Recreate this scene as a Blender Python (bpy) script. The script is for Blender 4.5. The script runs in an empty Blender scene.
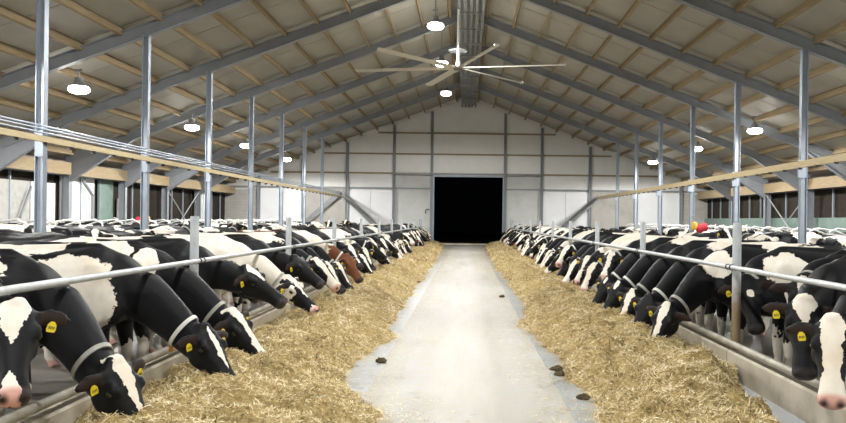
import bpy, bmesh, math, random
import numpy as np
from mathutils import Vector, Matrix, noise as mnoise

scene = bpy.context.scene
COL = scene.collection
R = math.radians
random.seed(7)
rng = np.random.default_rng(7)

# ------------------------------------------------------------------ camera
cam_d = bpy.data.cameras.new('camera')
cam_d.sensor_width = 36.0
cam_d.lens = 770 / 846 * 36
cam_d.shift_x = -43 / 846
cam_d.shift_y = 8.5 / 846
cam_d.clip_end = 300
cam = bpy.data.objects.new('camera', cam_d)
COL.objects.link(cam)
cam.location = (0, 0, 1.7)
cam.rotation_euler = (Matrix.Rotation(R(90), 3, 'X') @ Matrix.Rotation(R(0.7), 3, 'Z')).to_euler()
scene.camera = cam

# ------------------------------------------------------------------ world (night) and exposure
w = bpy.data.worlds.new('night_sky')
scene.world = w
w.use_nodes = True
w.node_tree.nodes['Background'].inputs[0].default_value = (0.010, 0.012, 0.016, 1)
w.node_tree.nodes['Background'].inputs[1].default_value = 0.03
scene.view_settings.view_transform = 'Standard'
scene.view_settings.look = 'None'
scene.view_settings.gamma = 1.0
scene.view_settings.use_curve_mapping = False
scene.view_settings.exposure = 0.95
LAMP_POWER = 1150.0
LAMP_COLOR = (1.0, 0.99, 0.97)

# ------------------------------------------------------------------ dimensions
Y0, Y1 = -12.0, 52.4            # barn ends
XE = 17.0                       # eave
RIDGE = 9.75                    # underside of rafters at the ridge
SLOPE = 0.378
def raf(x): return RIDGE - SLOPE * abs(x)
FRAMES = [15.55 + 5.05 * i for i in range(-5, 7)]
XC = (-8.6, 9.0)                # inner column rows
XP = 3.03                       # feed barrier
RAIL_Z = 1.21

ORD = ['first', 'second', 'third', 'fourth', 'fifth', 'sixth', 'seventh', 'eighth', 'ninth', 'tenth',
       'eleventh', 'twelfth', 'thirteenth', 'fourteenth', 'fifteenth', 'sixteenth', 'seventeenth', 'eighteenth', 'nineteenth', 'twentieth']
TENS = {2: 'twenty', 3: 'thirty', 4: 'forty', 5: 'fifty', 6: 'sixty'}
def ordinal(i):                 # i from 0
    n = i + 1
    if n <= 20: return ORD[n - 1]
    t, u = divmod(n, 10)
    if u == 0: return {3: 'thirtieth', 4: 'fortieth', 5: 'fiftieth', 6: 'sixtieth'}[t]
    return TENS[t] + '-' + ORD[u - 1]

# ------------------------------------------------------------------ materials
class NT:
    def __init__(self, name):
        self.m = bpy.data.materials.new(name); self.m.use_nodes = True
        self.t = self.m.node_tree; self.b = self.t.nodes['Principled BSDF']
    def n(self, typ, **kw):
        nd = self.t.nodes.new(typ)
        for k, v in kw.items():
            if hasattr(nd, k): setattr(nd, k, v)
            else: nd.inputs[k].default_value = v
        return nd
    def l(self, a, b): self.t.links.new(a, b)
    def coord(self, kind='Object'): return self.n('ShaderNodeTexCoord').outputs[kind]
    def noise(self, scale, detail=4, rough=0.55, vec=None, dim=None):
        nd = self.n('ShaderNodeTexNoise'); nd.inputs['Scale'].default_value = scale
        nd.inputs['Detail'].default_value = detail; nd.inputs['Roughness'].default_value = rough
        if vec is not None: self.l(vec, nd.inputs['Vector'])
        return nd.outputs['Fac']
    def ramp(self, fac, stops):
        nd = self.n('ShaderNodeValToRGB'); e = nd.color_ramp.elements
        while len(e) < len(stops): e.new(0.5)
        for el, (p, c) in zip(e, stops): el.position = p; el.color = (*c, 1)
        self.l(fac, nd.inputs['Fac']); return nd.outputs['Color']
    def math(self, op, a, b=None, clamp=False):
        nd = self.n('ShaderNodeMath'); nd.operation = op; nd.use_clamp = clamp
        for i, v in enumerate((a, b)):
            if v is None: continue
            if isinstance(v, (int, float)): nd.inputs[i].default_value = v
            else: self.l(v, nd.inputs[i])
        return nd.outputs[0]
    def mix(self, fac, a, b):
        nd = self.n('ShaderNodeMix'); nd.data_type = 'RGBA'
        for s, v in ((nd.inputs[0], fac), (nd.inputs[6], a), (nd.inputs[7], b)):
            if isinstance(v, tuple): s.default_value = (*v, 1)
            elif isinstance(v, (int, float)): s.default_value = v
            else: self.l(v, s)
        return nd.outputs[2]
    def bump(self, h, strength=0.3, dist=0.02):
        nd = self.n('ShaderNodeBump'); nd.inputs['Strength'].default_value = strength; nd.inputs['Distance'].default_value = dist
        self.l(h, nd.inputs['Height']); self.l(nd.outputs['Normal'], self.b.inputs['Normal'])
    def out(self, color=None, rough=0.6, metal=0.0, spec=0.5):
        if isinstance(color, tuple): self.b.inputs['Base Color'].default_value = (*color, 1)
        elif color is not None: self.l(color, self.b.inputs['Base Color'])
        if isinstance(rough, (int, float)): self.b.inputs['Roughness'].default_value = rough
        else: self.l(rough, self.b.inputs['Roughness'])
        self.b.inputs['Metallic'].default_value = metal
        self.b.inputs['Specular IOR Level'].default_value = spec
        return self.m

def mottled(name, c1, c2, scale=3.0, rough=0.6, metal=0.0, spec=0.5, bump=0.0, bscale=40, detail=5):
    t = NT(name); v = t.coord()
    f = t.noise(scale, detail, 0.6, v)
    col = t.ramp(f, [(0.3, c1), (0.7, c2)])
    if bump: t.bump(t.noise(bscale, 4, 0.6, v), bump, 0.01)
    return t.out(col, rough, metal, spec)

M = {}
M['steel'] = mottled('painted_blue_grey_steel', (0.25, 0.268, 0.292), (0.30, 0.32, 0.345), 2, 0.5)
M['column'] = mottled('galvanised_column_steel', (0.30, 0.34, 0.40), (0.38, 0.43, 0.49), 2.5, 0.42, 0.35)
M['galv'] = mottled('galvanised_pipe', (0.40, 0.43, 0.44), (0.54, 0.56, 0.56), 9, 0.45, 0.3)
M['white_pipe'] = mottled('worn_white_pipe', (0.55, 0.56, 0.54), (0.72, 0.73, 0.70), 6, 0.4, 0.3)
M['rail_dirty'] = mottled('dirty_galvanised_pipe', (0.30, 0.27, 0.21), (0.46, 0.44, 0.38), 7, 0.55, 0.2)
M['clamp'] = mottled('dark_clamp_steel', (0.04, 0.04, 0.045), (0.09, 0.09, 0.09), 10, 0.5, 0.5)
M['panel'] = mottled('off_white_roof_panel', (0.45, 0.43, 0.38), (0.51, 0.49, 0.44), 0.8, 0.55, 0, 0.35)
M['outer'] = mottled('dark_roof_sheet', (0.05, 0.05, 0.05), (0.07, 0.07, 0.07), 2, 0.7)
M['white_panel'] = mottled('white_wall_panel', (0.80, 0.80, 0.77), (0.86, 0.86, 0.83), 1.2, 0.5, 0, 0.4)
M['bright_panel'] = mottled('bright_white_door_panel', (0.78, 0.79, 0.80), (0.84, 0.85, 0.86), 1.2, 0.45)
M['grey_panel'] = mottled('beige_grey_wall_panel', (0.42, 0.40, 0.36), (0.50, 0.475, 0.43), 2.0, 0.7)
M['green'] = mottled('pale_green_curtain', (0.16, 0.23, 0.20), (0.21, 0.29, 0.25), 3, 0.6)
M['brick_grey'] = mottled('weathered_light_block', (0.40, 0.40, 0.37), (0.52, 0.51, 0.47), 4, 0.8)
M['dark_opening'] = mottled('dark_tarpaulin', (0.010, 0.010, 0.010), (0.018, 0.017, 0.015), 3, 0.8)
M['lamp_body'] = mottled('grey_lamp_housing', (0.30, 0.31, 0.32), (0.36, 0.37, 0.38), 5, 0.4, 0.5)
M['fan'] = mottled('cream_fan_blade', (0.62, 0.59, 0.50), (0.68, 0.65, 0.56), 4, 0.4, 0.1)
M['fan_hub'] = mottled('white_fan_rod', (0.66, 0.67, 0.66), (0.74, 0.75, 0.74), 4, 0.4, 0.2)
M['vent'] = mottled('ridge_vent_metal', (0.22, 0.23, 0.23), (0.29, 0.30, 0.30), 5, 0.5, 0.3)
M['collar_grey'] = mottled('grey_webbing', (0.30, 0.30, 0.27), (0.42, 0.42, 0.38), 20, 0.8)
M['collar_white'] = mottled('white_webbing', (0.62, 0.62, 0.58), (0.75, 0.75, 0.70), 20, 0.8)
M['tag'] = mottled('yellow_plastic', (0.72, 0.56, 0.02), (0.82, 0.66, 0.04), 10, 0.4)
M['tag_ink'] = NT('black_ink').out((0.02, 0.02, 0.02), 0.6)
M['transponder'] = mottled('orange_plastic', (0.55, 0.22, 0.03), (0.65, 0.30, 0.04), 10, 0.5)
M['eye'] = NT('dark_eye').out((0.01, 0.008, 0.006), 0.08, 0, 0.6)
M['red_bristle'] = mottled('red_bristles', (0.50, 0.03, 0.05), (0.62, 0.06, 0.08), 30, 0.8, 0, 0.3, 0.8, 60)
M['yellow_paint'] = mottled('yellow_painted_motor', (0.62, 0.40, 0.04), (0.72, 0.48, 0.06), 6, 0.45)
M['clump'] = mottled('dark_silage_clump', (0.05, 0.04, 0.02), (0.12, 0.095, 0.05), 12, 0.9, 0, 0.2, 0.6, 40)
M['blue_sign'] = NT('blue_sign_print').out((0.08, 0.14, 0.5), 0.5)

def wood_mat():
    t = NT('pale_sawn_timber'); mp = t.n('ShaderNodeMapping'); mp.inputs['Scale'].default_value = (6, 0.5, 6)
    t.l(t.coord(), mp.inputs['Vector'])
    f = t.noise(4, 6, 0.65, mp.outputs[0])
    c = t.ramp(f, [(0.25, (0.27, 0.20, 0.115)), (0.75, (0.42, 0.33, 0.20))])
    t.bump(f, 0.15, 0.01)
    return t.out(c, 0.65, 0, 0.3)
M['wood'] = wood_mat()
def wood2():
    t = NT('pale_planed_beam'); mp = t.n('ShaderNodeMapping'); mp.inputs['Scale'].default_value = (6, 0.4, 6)
    t.l(t.coord(), mp.inputs['Vector'])
    f = t.noise(4, 6, 0.65, mp.outputs[0])
    c = t.ramp(f, [(0.25, (0.62, 0.49, 0.27)), (0.75, (0.78, 0.66, 0.42))])
    return t.out(c, 0.6, 0, 0.3)
M['wood_pale'] = wood2()

def concrete(name, c1, c2, c3, rough=0.75, stain=0.5, scale=1.2):
    t = NT(name); v = t.coord()
    a = t.noise(scale, 6, 0.6, v); b = t.noise(30, 4, 0.6, v)
    c = t.ramp(a, [(0.25, c1), (0.5, c2), (0.8, c3)])
    c = t.mix(t.math('MULTIPLY', b, 0.25), c, c1)
    t.bump(b, 0.15, 0.01)
    return t.out(c, rough, 0, 0.4)
M['curb'] = concrete('worn_curb_concrete', (0.30, 0.255, 0.18), (0.46, 0.415, 0.33), (0.56, 0.515, 0.42), 0.8, scale=2.5)
M['conc_panel'] = concrete('grey_concrete_panel', (0.50, 0.51, 0.49), (0.58, 0.59, 0.57), (0.64, 0.65, 0.63), 0.8, scale=1.6)
M['alley'] = concrete('wet_alley_concrete', (0.08, 0.075, 0.06), (0.14, 0.13, 0.11), (0.2, 0.19, 0.16), 0.45)
M['night_ground'] = concrete('dark_yard_ground', (0.05, 0.04, 0.03), (0.07, 0.055, 0.04), (0.09, 0.07, 0.05), 0.9)
def table_mat():
    t = NT('pale_feed_table_concrete'); v = t.coord()
    mp = t.n('ShaderNodeMapping'); mp.inputs['Scale'].default_value = (1.6, 0.22, 1)
    t.l(v, mp.inputs['Vector'])
    a = t.noise(1.3, 6, 0.62, mp.outputs[0]); b = t.noise(60, 3, 0.6, v); d = t.noise(6, 6, 0.7, v)
    c = t.ramp(a, [(0.3, (0.33, 0.315, 0.275)), (0.48, (0.43, 0.415, 0.375)), (0.7, (0.48, 0.485, 0.48))])
    c = t.mix(t.ramp(d, [(0.48, (0, 0, 0)), (0.72, (0.75, 0.75, 0.75))]), c, (0.46, 0.405, 0.30))
    rr = t.ramp(a, [(0.3, (0.50,) * 3), (0.7, (0.68,) * 3)])
    t.bump(b, 0.08, 0.01)
    return t.out(c, rr, 0, 0.35)
M['table'] = table_mat()
def epoxy_mat():
    t = NT('blue_grey_coated_strip'); v = t.coord()
    a = t.noise(1.5, 6, 0.6, v); d = t.noise(14, 5, 0.7, v)
    c = t.ramp(a, [(0.3, (0.33, 0.365, 0.40)), (0.7, (0.42, 0.455, 0.49))])
    c = t.mix(t.ramp(d, [(0.50, (0, 0, 0)), (0.70, (0.9, 0.9, 0.9))]), c, (0.46, 0.40, 0.29))
    return t.out(c, 0.36, 0, 0.5)
M['epoxy'] = epoxy_mat()

def post_mat():   # galvanised post with rust blotches that have their own shape
    t = NT('galvanised_post_with_rust'); v = t.coord()
    a = t.noise(8, 5, 0.6, v); r = t.noise(5, 6, 0.7, v)
    base = t.ramp(a, [(0.3, (0.36, 0.39, 0.41)), (0.7, (0.48, 0.51, 0.53))])
    sx = t.n('ShaderNodeSeparateXYZ'); t.l(v, sx.inputs[0])
    low = t.math('SUBTRACT', 1.35, sx.outputs['Z'])                       # splashed part below the rail
    k = t.math('ADD', t.math('MULTIPLY', low, 0.9), t.math('SUBTRACT', r, 0.55))
    c = t.mix(t.ramp(k, [(0.15, (0, 0, 0)), (0.55, (1, 1, 1))]), base, (0.22, 0.16, 0.09))
    return t.out(c, 0.5, 0.25)
M['post'] = post_mat()

def coat_mat(name, dark, white=(0.80, 0.765, 0.69)):
    t = NT(name); v = t.coord()
    info = t.n('ShaderNodeObjectInfo')
    off = t.n('ShaderNodeVectorMath'); off.operation = 'ADD'
    rr = t.math('MULTIPLY', info.outputs['Random'], 37.0)
    t.l(v, off.inputs[0]); t.l(rr, off.inputs[1])
    a = t.n('ShaderNodeAttribute'); a.attribute_name = 'white'
    p = t.n('ShaderNodeAttribute'); p.attribute_name = 'muzzle'
    q = t.n('ShaderNodeAttribute'); q.attribute_name = 'ear_in'
    wb = t.n('ShaderNodeAttribute'); wb.attribute_name = 'wobble'
    n1 = t.noise(4.2, 6, 0.6, off.outputs[0])
    n2 = t.noise(13.0, 3, 0.6, off.outputs[0])
    n3 = t.noise(55.0, 3, 0.6, v)
    nn = t.math('ADD', t.math('MULTIPLY', t.math('SUBTRACT', n1, 0.5), 2.3), t.math('MULTIPLY', t.math('SUBTRACT', n2, 0.5), 0.9))
    f = t.math('ADD', a.outputs['Fac'], t.math('MULTIPLY', nn, wb.outputs['Fac']))
    f = t.math('ADD', f, t.math('MULTIPLY', t.math('MULTIPLY', t.math('SUBTRACT', n2, 0.5), 3.2), t.math('SUBTRACT', 1.0, wb.outputs['Fac'])))
    f = t.math('ADD', f, t.math('MULTIPLY', t.math('SUBTRACT', n3, 0.5), 0.10))
    k = t.math('MULTIPLY_ADD', f, 22.0, True); t.t.nodes[-1].inputs[2].default_value = 0.5
    dirt = t.noise(3.0, 5, 0.65, off.outputs[0])
    wc = t.ramp(dirt, [(0.35, white), (0.72, tuple(c * f2 for c, f2 in zip(white, (0.86, 0.80, 0.70))))])
    dc = t.ramp(dirt, [(0.3, dark), (0.8, tuple(c * 1.7 + 0.003 for c in dark))])
    c = t.mix(k, dc, wc)
    muz = t.mix(k, (0.035, 0.032, 0.032), (0.62, 0.36, 0.30))
    c = t.mix(p.outputs['Fac'], c, muz)
    c = t.mix(q.outputs['Fac'], c, (0.028, 0.018, 0.015))
    mp = t.n('ShaderNodeMapping'); mp.inputs['Scale'].default_value = (40, 90, 90)
    t.l(v, mp.inputs['Vector'])
    h = t.noise(2.0, 3, 0.6, mp.outputs[0])
    t.bump(h, 0.25, 0.01)
    m = t.out(c, 0.50, 0, 0.16)
    t.b.inputs['Sheen Weight'].default_value = 0.03
    t.b.inputs['Sheen Roughness'].default_value = 0.4
    return m
M['coat'] = coat_mat('black_and_white_cow_coat', (0.0045, 0.005, 0.006))
M['coat_red'] = coat_mat('red_and_white_cow_coat', (0.115, 0.042, 0.017))

def straw_mat():
    t = NT('chopped_straw_feed')
    a = t.n('ShaderNodeAttribute'); a.attribute_name = 'tone'
    c = t.ramp(a.outputs['Fac'], [(0.0, (0.09, 0.06, 0.02)), (0.22, (0.26, 0.19, 0.08)), (0.5, (0.57, 0.45, 0.225)), (0.78, (0.74, 0.62, 0.36)), (1.0, (0.90, 0.83, 0.61))])
    return t.out(c, 0.6, 0, 0.3)
M['straw'] = straw_mat()
def feed_base():
    t = NT('feed_heap_base'); v = t.coord()
    f = t.noise(28, 6, 0.75, v); g = t.noise(3, 4, 0.6, v)
    c = t.ramp(f, [(0.3, (0.15, 0.11, 0.04)), (0.5, (0.46, 0.345, 0.145)), (0.7, (0.72, 0.57, 0.28))])
    c = t.mix(t.math('MULTIPLY', g, 0.35), c, (0.27, 0.20, 0.085))
    t.bump(f, 0.8, 0.03)
    return t.out(c, 0.8, 0, 0.2)
M['feed_base'] = feed_base()
def lens_mat():
    t = NT('glowing_lamp_lens')
    t.b.inputs['Emission Color'].default_value = (1, 0.985, 0.95, 1)
    t.b.inputs['Emission Strength'].default_value = 14.0
    return t.out((0.9, 0.9, 0.9), 0.4)
M['lens'] = lens_mat()

# ------------------------------------------------------------------ mesh helpers
class MB:
    def __init__(s): s.v = []; s.f = []
    def add(s, vs, fs):
        o = len(s.v); s.v += [tuple(p) for p in vs]; s.f += [tuple(i + o for i in f) for f in fs]; return s
    def box(s, x0, x1, y0, y1, z0, z1):
        v = [(x, y, z) for x in (x0, x1) for y in (y0, y1) for z in (z0, z1)]
        return s.add(v, [(0, 1, 3, 2), (4, 6, 7, 5), (0, 4, 5, 1), (2, 3, 7, 6), (0, 2, 6, 4), (1, 5, 7, 3)])
    def bar(s, a, b, wd, ht, up=(0, 0, 1)):            # rectangular bar from a to b
        a = Vector(a); b = Vector(b); d = (b - a).normalized(); up = Vector(up)
        r = d.cross(up).normalized(); u = r.cross(d)
        v = []
        for p in (a, b):
            for i, j in ((-1, -1), (1, -1), (1, 1), (-1, 1)): v.append(p + r * (i * wd / 2) + u * (j * ht / 2))
        return s.add(v, [(0, 1, 2, 3), (7, 6, 5, 4), (0, 4, 5, 1), (1, 5, 6, 2), (2, 6, 7, 3), (3, 7, 4, 0)])
    def prism(s, poly, axis, a, b):                    # polygon in a plane extruded along an axis
        def put(p, t): return {'y': (p[0], t, p[1]), 'x': (t, p[0], p[1]), 'z': (p[0], p[1], t)}[axis]
        n = len(poly)
        v = [put(p, a) for p in poly] + [put(p, b) for p in poly]
        return s.add(v, [tuple(range(n)), tuple(range(2 * n - 1, n - 1, -1))] + [(i, n + i, n + (i + 1) % n, (i + 1) % n) for i in range(n)])
    def tube(s, pts, r, n=8, closed=False):
        pts = [Vector(p) for p in pts]; m = len(pts)
        rs = r if isinstance(r, (list, tuple)) else [r] * m
        u = None; rings = []
        for i, p in enumerate(pts):
            d = ((pts[(i + 1) % m] if (closed or i < m - 1) else p) - (pts[i - 1] if (closed or i > 0) else p)).normalized()
            if u is None: u = d.orthogonal().normalized()
            u = (u - d * u.dot(d)).normalized(); k = d.cross(u)
            rings.append([p + (u * math.cos(2 * math.pi * j / n) + k * math.sin(2 * math.pi * j / n)) * rs[i] for j in range(n)])
        v = [q for rg in rings for q in rg]; f = []
        for i in range(m if closed else m - 1):
            a, b = i * n, ((i + 1) % m) * n
            for j in range(n): f.append((a + j, a + (j + 1) % n, b + (j + 1) % n, b + j))
        if not closed: f += [tuple(range(n - 1, -1, -1)), tuple(range((m - 1) * n, m * n))]
        return s.add(v, f)
    def lathe(s, prof, n=16, c=(0, 0, 0)):             # profile of (r, z), closed ends
        m = len(prof); v = []; f = []
        for r, z in prof:
            for j in range(n): v.append((c[0] + r * math.cos(2 * math.pi * j / n), c[1] + r * math.sin(2 * math.pi * j / n), c[2] + z))
        for i in range(m - 1):
            for j in range(n): f.append((i * n + j, i * n + (j + 1) % n, (i + 1) * n + (j + 1) % n, (i + 1) * n + j))
        f += [tuple(range(n - 1, -1, -1)), tuple(range((m - 1) * n, m * n))]
        return s.add(v, f)
    def ellipsoid(s, c, r, n=10, m=6, rot=None):
        v = [Vector((0, 0, -1))]; f = []
        for i in range(1, m):
            a = -math.pi / 2 + math.pi * i / m
            for j in range(n): v.append(Vector((math.cos(a) * math.cos(2 * math.pi * j / n), math.cos(a) * math.sin(2 * math.pi * j / n), math.sin(a))))
        v.append(Vector((0, 0, 1))); L = len(v) - 1
        for j in range(n):
            f.append((0, 1 + (j + 1) % n, 1 + j)); f.append((L, L - n + j, L - n + (j + 1) % n))
        for i in range(m - 2):
            for j in range(n): f.append((1 + i * n + j, 1 + i * n + (j + 1) % n, 1 + (i + 1) * n + (j + 1) % n, 1 + (i + 1) * n + j))
        v = [Vector((p[0] * r[0], p[1] * r[1], p[2] * r[2])) for p in v]
        if rot is not None: v = [rot @ p for p in v]
        return s.add([p + Vector(c) for p in v], f)
    def loft(s, rings):
        n = len(rings[0]); v = [p for rg in rings for p in rg]; f = []
        for i in range(len(rings) - 1):
            for j in range(n): f.append((i * n + j, i * n + (j + 1) % n, (i + 1) * n + (j + 1) % n, (i + 1) * n + j))
        f += [tuple(range(n - 1, -1, -1)), tuple(range((len(rings) - 1) * n, len(rings) * n))]
        return s.add(v, f)
    def mesh(s, name, mat, smooth=False, fix=True):
        me = bpy.data.meshes.new(name); me.from_pydata(s.v, [], s.f)
        if fix:
            bm = bmesh.new(); bm.from_mesh(me); bmesh.ops.recalc_face_normals(bm, faces=bm.faces); bm.to_mesh(me); bm.free()
        if mat is not None: me.materials.append(M[mat] if isinstance(mat, str) else mat)
        if smooth:
            me.shade_smooth()
            if smooth != 'all': 
                try: me.set_sharp_from_angle(angle=R(40))
                except Exception: pass
        return me

def link(name, me, parent=None, loc=None):
    o = bpy.data.objects.new(name, me); COL.objects.link(o)
    if parent is not None: o.parent = parent
    if loc is not None: o.location = loc
    return o
def tag(o, label=None, cat=None, group=None, kind=None):
    for k, v in (('label', label), ('category', cat), ('group', group), ('kind', kind)):
        if v: o[k] = v
    return o
def empty(name, loc=(0, 0, 0), rz=0.0):
    o = bpy.data.objects.new(name, None); COL.objects.link(o); o.location = loc; o.rotation_euler = (0, 0, rz)
    o.empty_display_size = 0.2
    return o
def copy_tree(o, parent=None):
    c = o.copy(); COL.objects.link(c)
    if parent is not None: c.parent = parent
    for ch in list(o.children): copy_tree(ch, c)
    return c

# ================================================================== SETTING
# floor: feed table in the middle, alleys behind the curbs, coated strips
fl = link('floor', MB().box(-XP - 0.1, XP + 0.1, Y0, Y1 + 0.6, -0.25, 0).mesh('floor', 'table'))
tag(fl, 'pale smooth concrete feed alley running to the dark doorway', 'floor', kind='structure')
for sgn in (-1, 1):
    st = link('coated_strip', MB().box(min(sgn * 0.95, sgn * 2.93), max(sgn * 0.95, sgn * 2.93), Y0, Y1, 0.0, 0.004).mesh('coated_strip', 'epoxy'), fl)
    a = link('floor_alley_' + ('left' if sgn < 0 else 'right'), MB().box(min(sgn * (XP + 0.1), sgn * 17.2), max(sgn * (XP + 0.1), sgn * 17.2), Y0, Y1, -0.30, -0.12).mesh('alley', 'alley'))
    tag(a, 'dark wet concrete standing area behind the ' + ('left' if sgn < 0 else 'right') + ' feed barrier', 'floor', kind='structure')
g = link('ground', MB().box(-70, 70, -60, 120, -0.4, -0.26).mesh('ground', 'night_ground'))
tag(g, 'dark yard ground outside the barn at night', 'ground', kind='structure')

# ceiling: outer skin, insulated panels, purlins
cm = MB()
for sgn in (-1, 1):
    cm.prism([(0, RIDGE + 0.62), (sgn * 17.6, RIDGE + 0.62 - SLOPE * 17.6), (sgn * 17.6, RIDGE + 0.66 - SLOPE * 17.6), (0, RIDGE + 0.66)], 'y', Y0 - 0.2, Y1 + 0.4)
ceil = link('ceiling', cm.mesh('ceiling', 'outer'))
tag(ceil, 'pitched barn roof with off-white panels over timber purlins', 'ceiling', kind='structure')
for sgn in (-1, 1):
    pw = 5.05 / 2
    me = MB().prism([(sgn * 0.45, raf(0.45) + 0.52), (sgn * 17.4, raf(17.4) + 0.52), (sgn * 17.4, raf(17.4) + 0.58), (sgn * 0.45, raf(0.45) + 0.58)], 'y', 0.018, pw - 0.018).mesh('roof_panel', 'panel')
    y = FRAMES[0]
    while y < Y1 - 0.01:
        link('roof_panel', me, ceil, (0, y, 0)); y += pw
    # timber purlins, run over the frames
    for k in range(16):
        x = 0.75 + 1.07 * k
        z = raf(x)
        c = (sgn * x, 0, z + 0.40)
        u = Vector((-sgn * SLOPE, 0, -1)).normalized()
        me2 = MB().bar((c[0], Y0, c[2]), (c[0], Y1, c[2]), 0.085, 0.25, (sgn * SLOPE, 0, 1)).mesh('purlin', 'wood')
        link('purlin', me2, ceil)
# ridge vent channel (steel strips and cross bars), part of the roof
for x in (-0.44, -0.22, 0, 0.22, 0.44):
    link('ridge_strip', MB().box(x - 0.055 + 0.1, x + 0.055 + 0.1, Y0, Y1 - 0.1, 9.33, 9.38).mesh('ridge_strip', 'vent'), ceil)
link('ridge_channel', MB().box(-0.38, 0.58, Y0, Y1, 9.60, 9.64).mesh('ridge_channel', 'vent'), ceil)
for y in np.arange(3.0, Y1, 2.525):
    link('ridge_crossbar', MB().box(-0.42, 0.62, y - 0.04, y + 0.04, 9.27, 9.33).mesh('ridge_crossbar', 'vent'), ceil)

# steel frames
def ibeam_prism(mb, p0, p1, wd, dp):     # I-beam from p0 to p1 in the xz plane at y=0; depth dp upwards normal
    a = Vector(p0); b = Vector(p1); d = (b - a).normalized(); n = Vector((-d.z, 0, d.x))
    if n.z < 0: n = -n
    mb.bar(a + n * 0.012, b + n * 0.012, wd, 0.024, n)
    mb.bar(a + n * (dp - 0.012), b + n * (dp - 0.012), wd, 0.024, n)
    mb.bar(a + n * dp / 2, b + n * dp / 2, 0.02, dp - 0.04, n)
protos = {}
for sgn in (-1, 1):
    mb = MB(); ibeam_prism(mb, (0, 0, raf(0)), (sgn * 15.9, 0, raf(15.9)), 0.2, 0.33)
    # haunch at the eave
    mb.prism([(sgn * 15.8, raf(15.8) - 0.75), (sgn * 15.8, raf(15.8) + 0.02), (sgn * 13.2, raf(13.2) + 0.02)], 'y', -0.012, 0.012)
    mb.bar((sgn * 15.8, 0, raf(15.8) - 0.75), (sgn * 13.2, 0, raf(13.2) + 0.02), 0.2, 0.024, (0, 0, 1))
    protos['rafter', sgn] = mb.mesh('rafter', 'steel')
    mb = MB(); x = sgn * 15.95
    mb.box(x - 0.16, x - 0.14, -0.1, 0.1, -0.13, raf(15.9) + 0.1); mb.box(x + 0.14, x + 0.16, -0.1, 0.1, -0.13, raf(15.9) + 0.1)
    mb.box(x - 0.15, x + 0.15, -0.01, 0.01, -0.13, raf(15.9) + 0.1)
    protos['eave_column', sgn] = mb.mesh('eave_column', 'steel')
    x = XC[0] if sgn < 0 else XC[1]
    mb = MB()
    mb.box(x - 0.085, x - 0.07, -0.08, 0.08, -0.13, raf(x) + 0.03); mb.box(x + 0.07, x + 0.085, -0.08, 0.08, -0.13, raf(x) + 0.03)
    mb.box(x - 0.08, x + 0.08, -0.008, 0.008, -0.13, raf(x) + 0.03)
    mb.box(x - 0.12, x + 0.12, -0.11, 0.11, raf(x) - 0.02, raf(x) + 0.0)
    protos['column', sgn] = mb.mesh('inner_column', 'column')
vis = [f for f in FRAMES if f > 12]
for i, y in enumerate(FRAMES):
    e = empty('steel_frame', (0, y, 0))
    j = len([f for f in FRAMES if 12 < f <= y])
    lab = ('grey steel portal frame under the roof, %s in view from the camera' % ordinal(j - 1)) if y > 12 else 'grey steel portal frame close to the camera, above the photo edge'
    tag(e, lab, 'roof frame', 'steel portal frames of the barn', kind='structure')
    for sgn in (-1, 1):
        link('rafter', protos['rafter', sgn], e)
        link('eave_column', protos['eave_column', sgn], e)
        link('inner_column', protos['column', sgn], e)

# ---------------- end wall
bw = link('wall_back', MB().mesh('wall_back', None))
DX0, DX1, DZ = -2.19, 2.48, 4.63
mb = MB()
def roof_in(x): return raf(x) + 0.5
mb.prism([(-17.3, -0.13), (DX0, -0.13), (DX0, DZ), (DX1, DZ), (DX1, -0.13), (17.3, -0.13), (17.3, roof_in(17.3)), (0, roof_in(0)), (-17.3, roof_in(17.3))], 'y', Y1 + 0.16, Y1 + 0.30)
bw.data = mb.mesh('wall_back', 'white_panel')
tag(bw, 'white panelled gable wall with timber rails around the dark doorway', 'wall', kind='structure')
def wall_cell(name, x0, x1, z0, z1, mat, thick=0.10, off=0.0, y=Y1 + 0.16):
    t0, t1 = roof_in(x0) - 0.25, roof_in(x1) - 0.25
    if min(t0, t1) <= z0 + 0.05: 
        if max(t0, t1) <= z0 + 0.05: return
    poly = [(x0, z0), (x1, z0), (x1, max(z0, min(z1, t1)))]
    if x0 < 0 < x1 and z1 > roof_in(0) - 0.25: poly.append((0, roof_in(0) - 0.25))
    poly.append((x0, max(z0, min(z1, t0))))
    if len(set(poly)) < 3: return
    poly = list(dict.fromkeys(poly))
    return link(name, MB().prism(poly, 'y', y - thick - off, y - off).mesh(name, mat), bw)
PX = [-17.2, -14.1, -11.1, -8.1, -4.92, -2.36, 2.62, 5.12, 8.4, 11.5, 14.6, 17.2]
ROWS = [(4.86, 6.13), (6.17, 7.56), (7.60, 12.0)]
gp = 0.02
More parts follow.
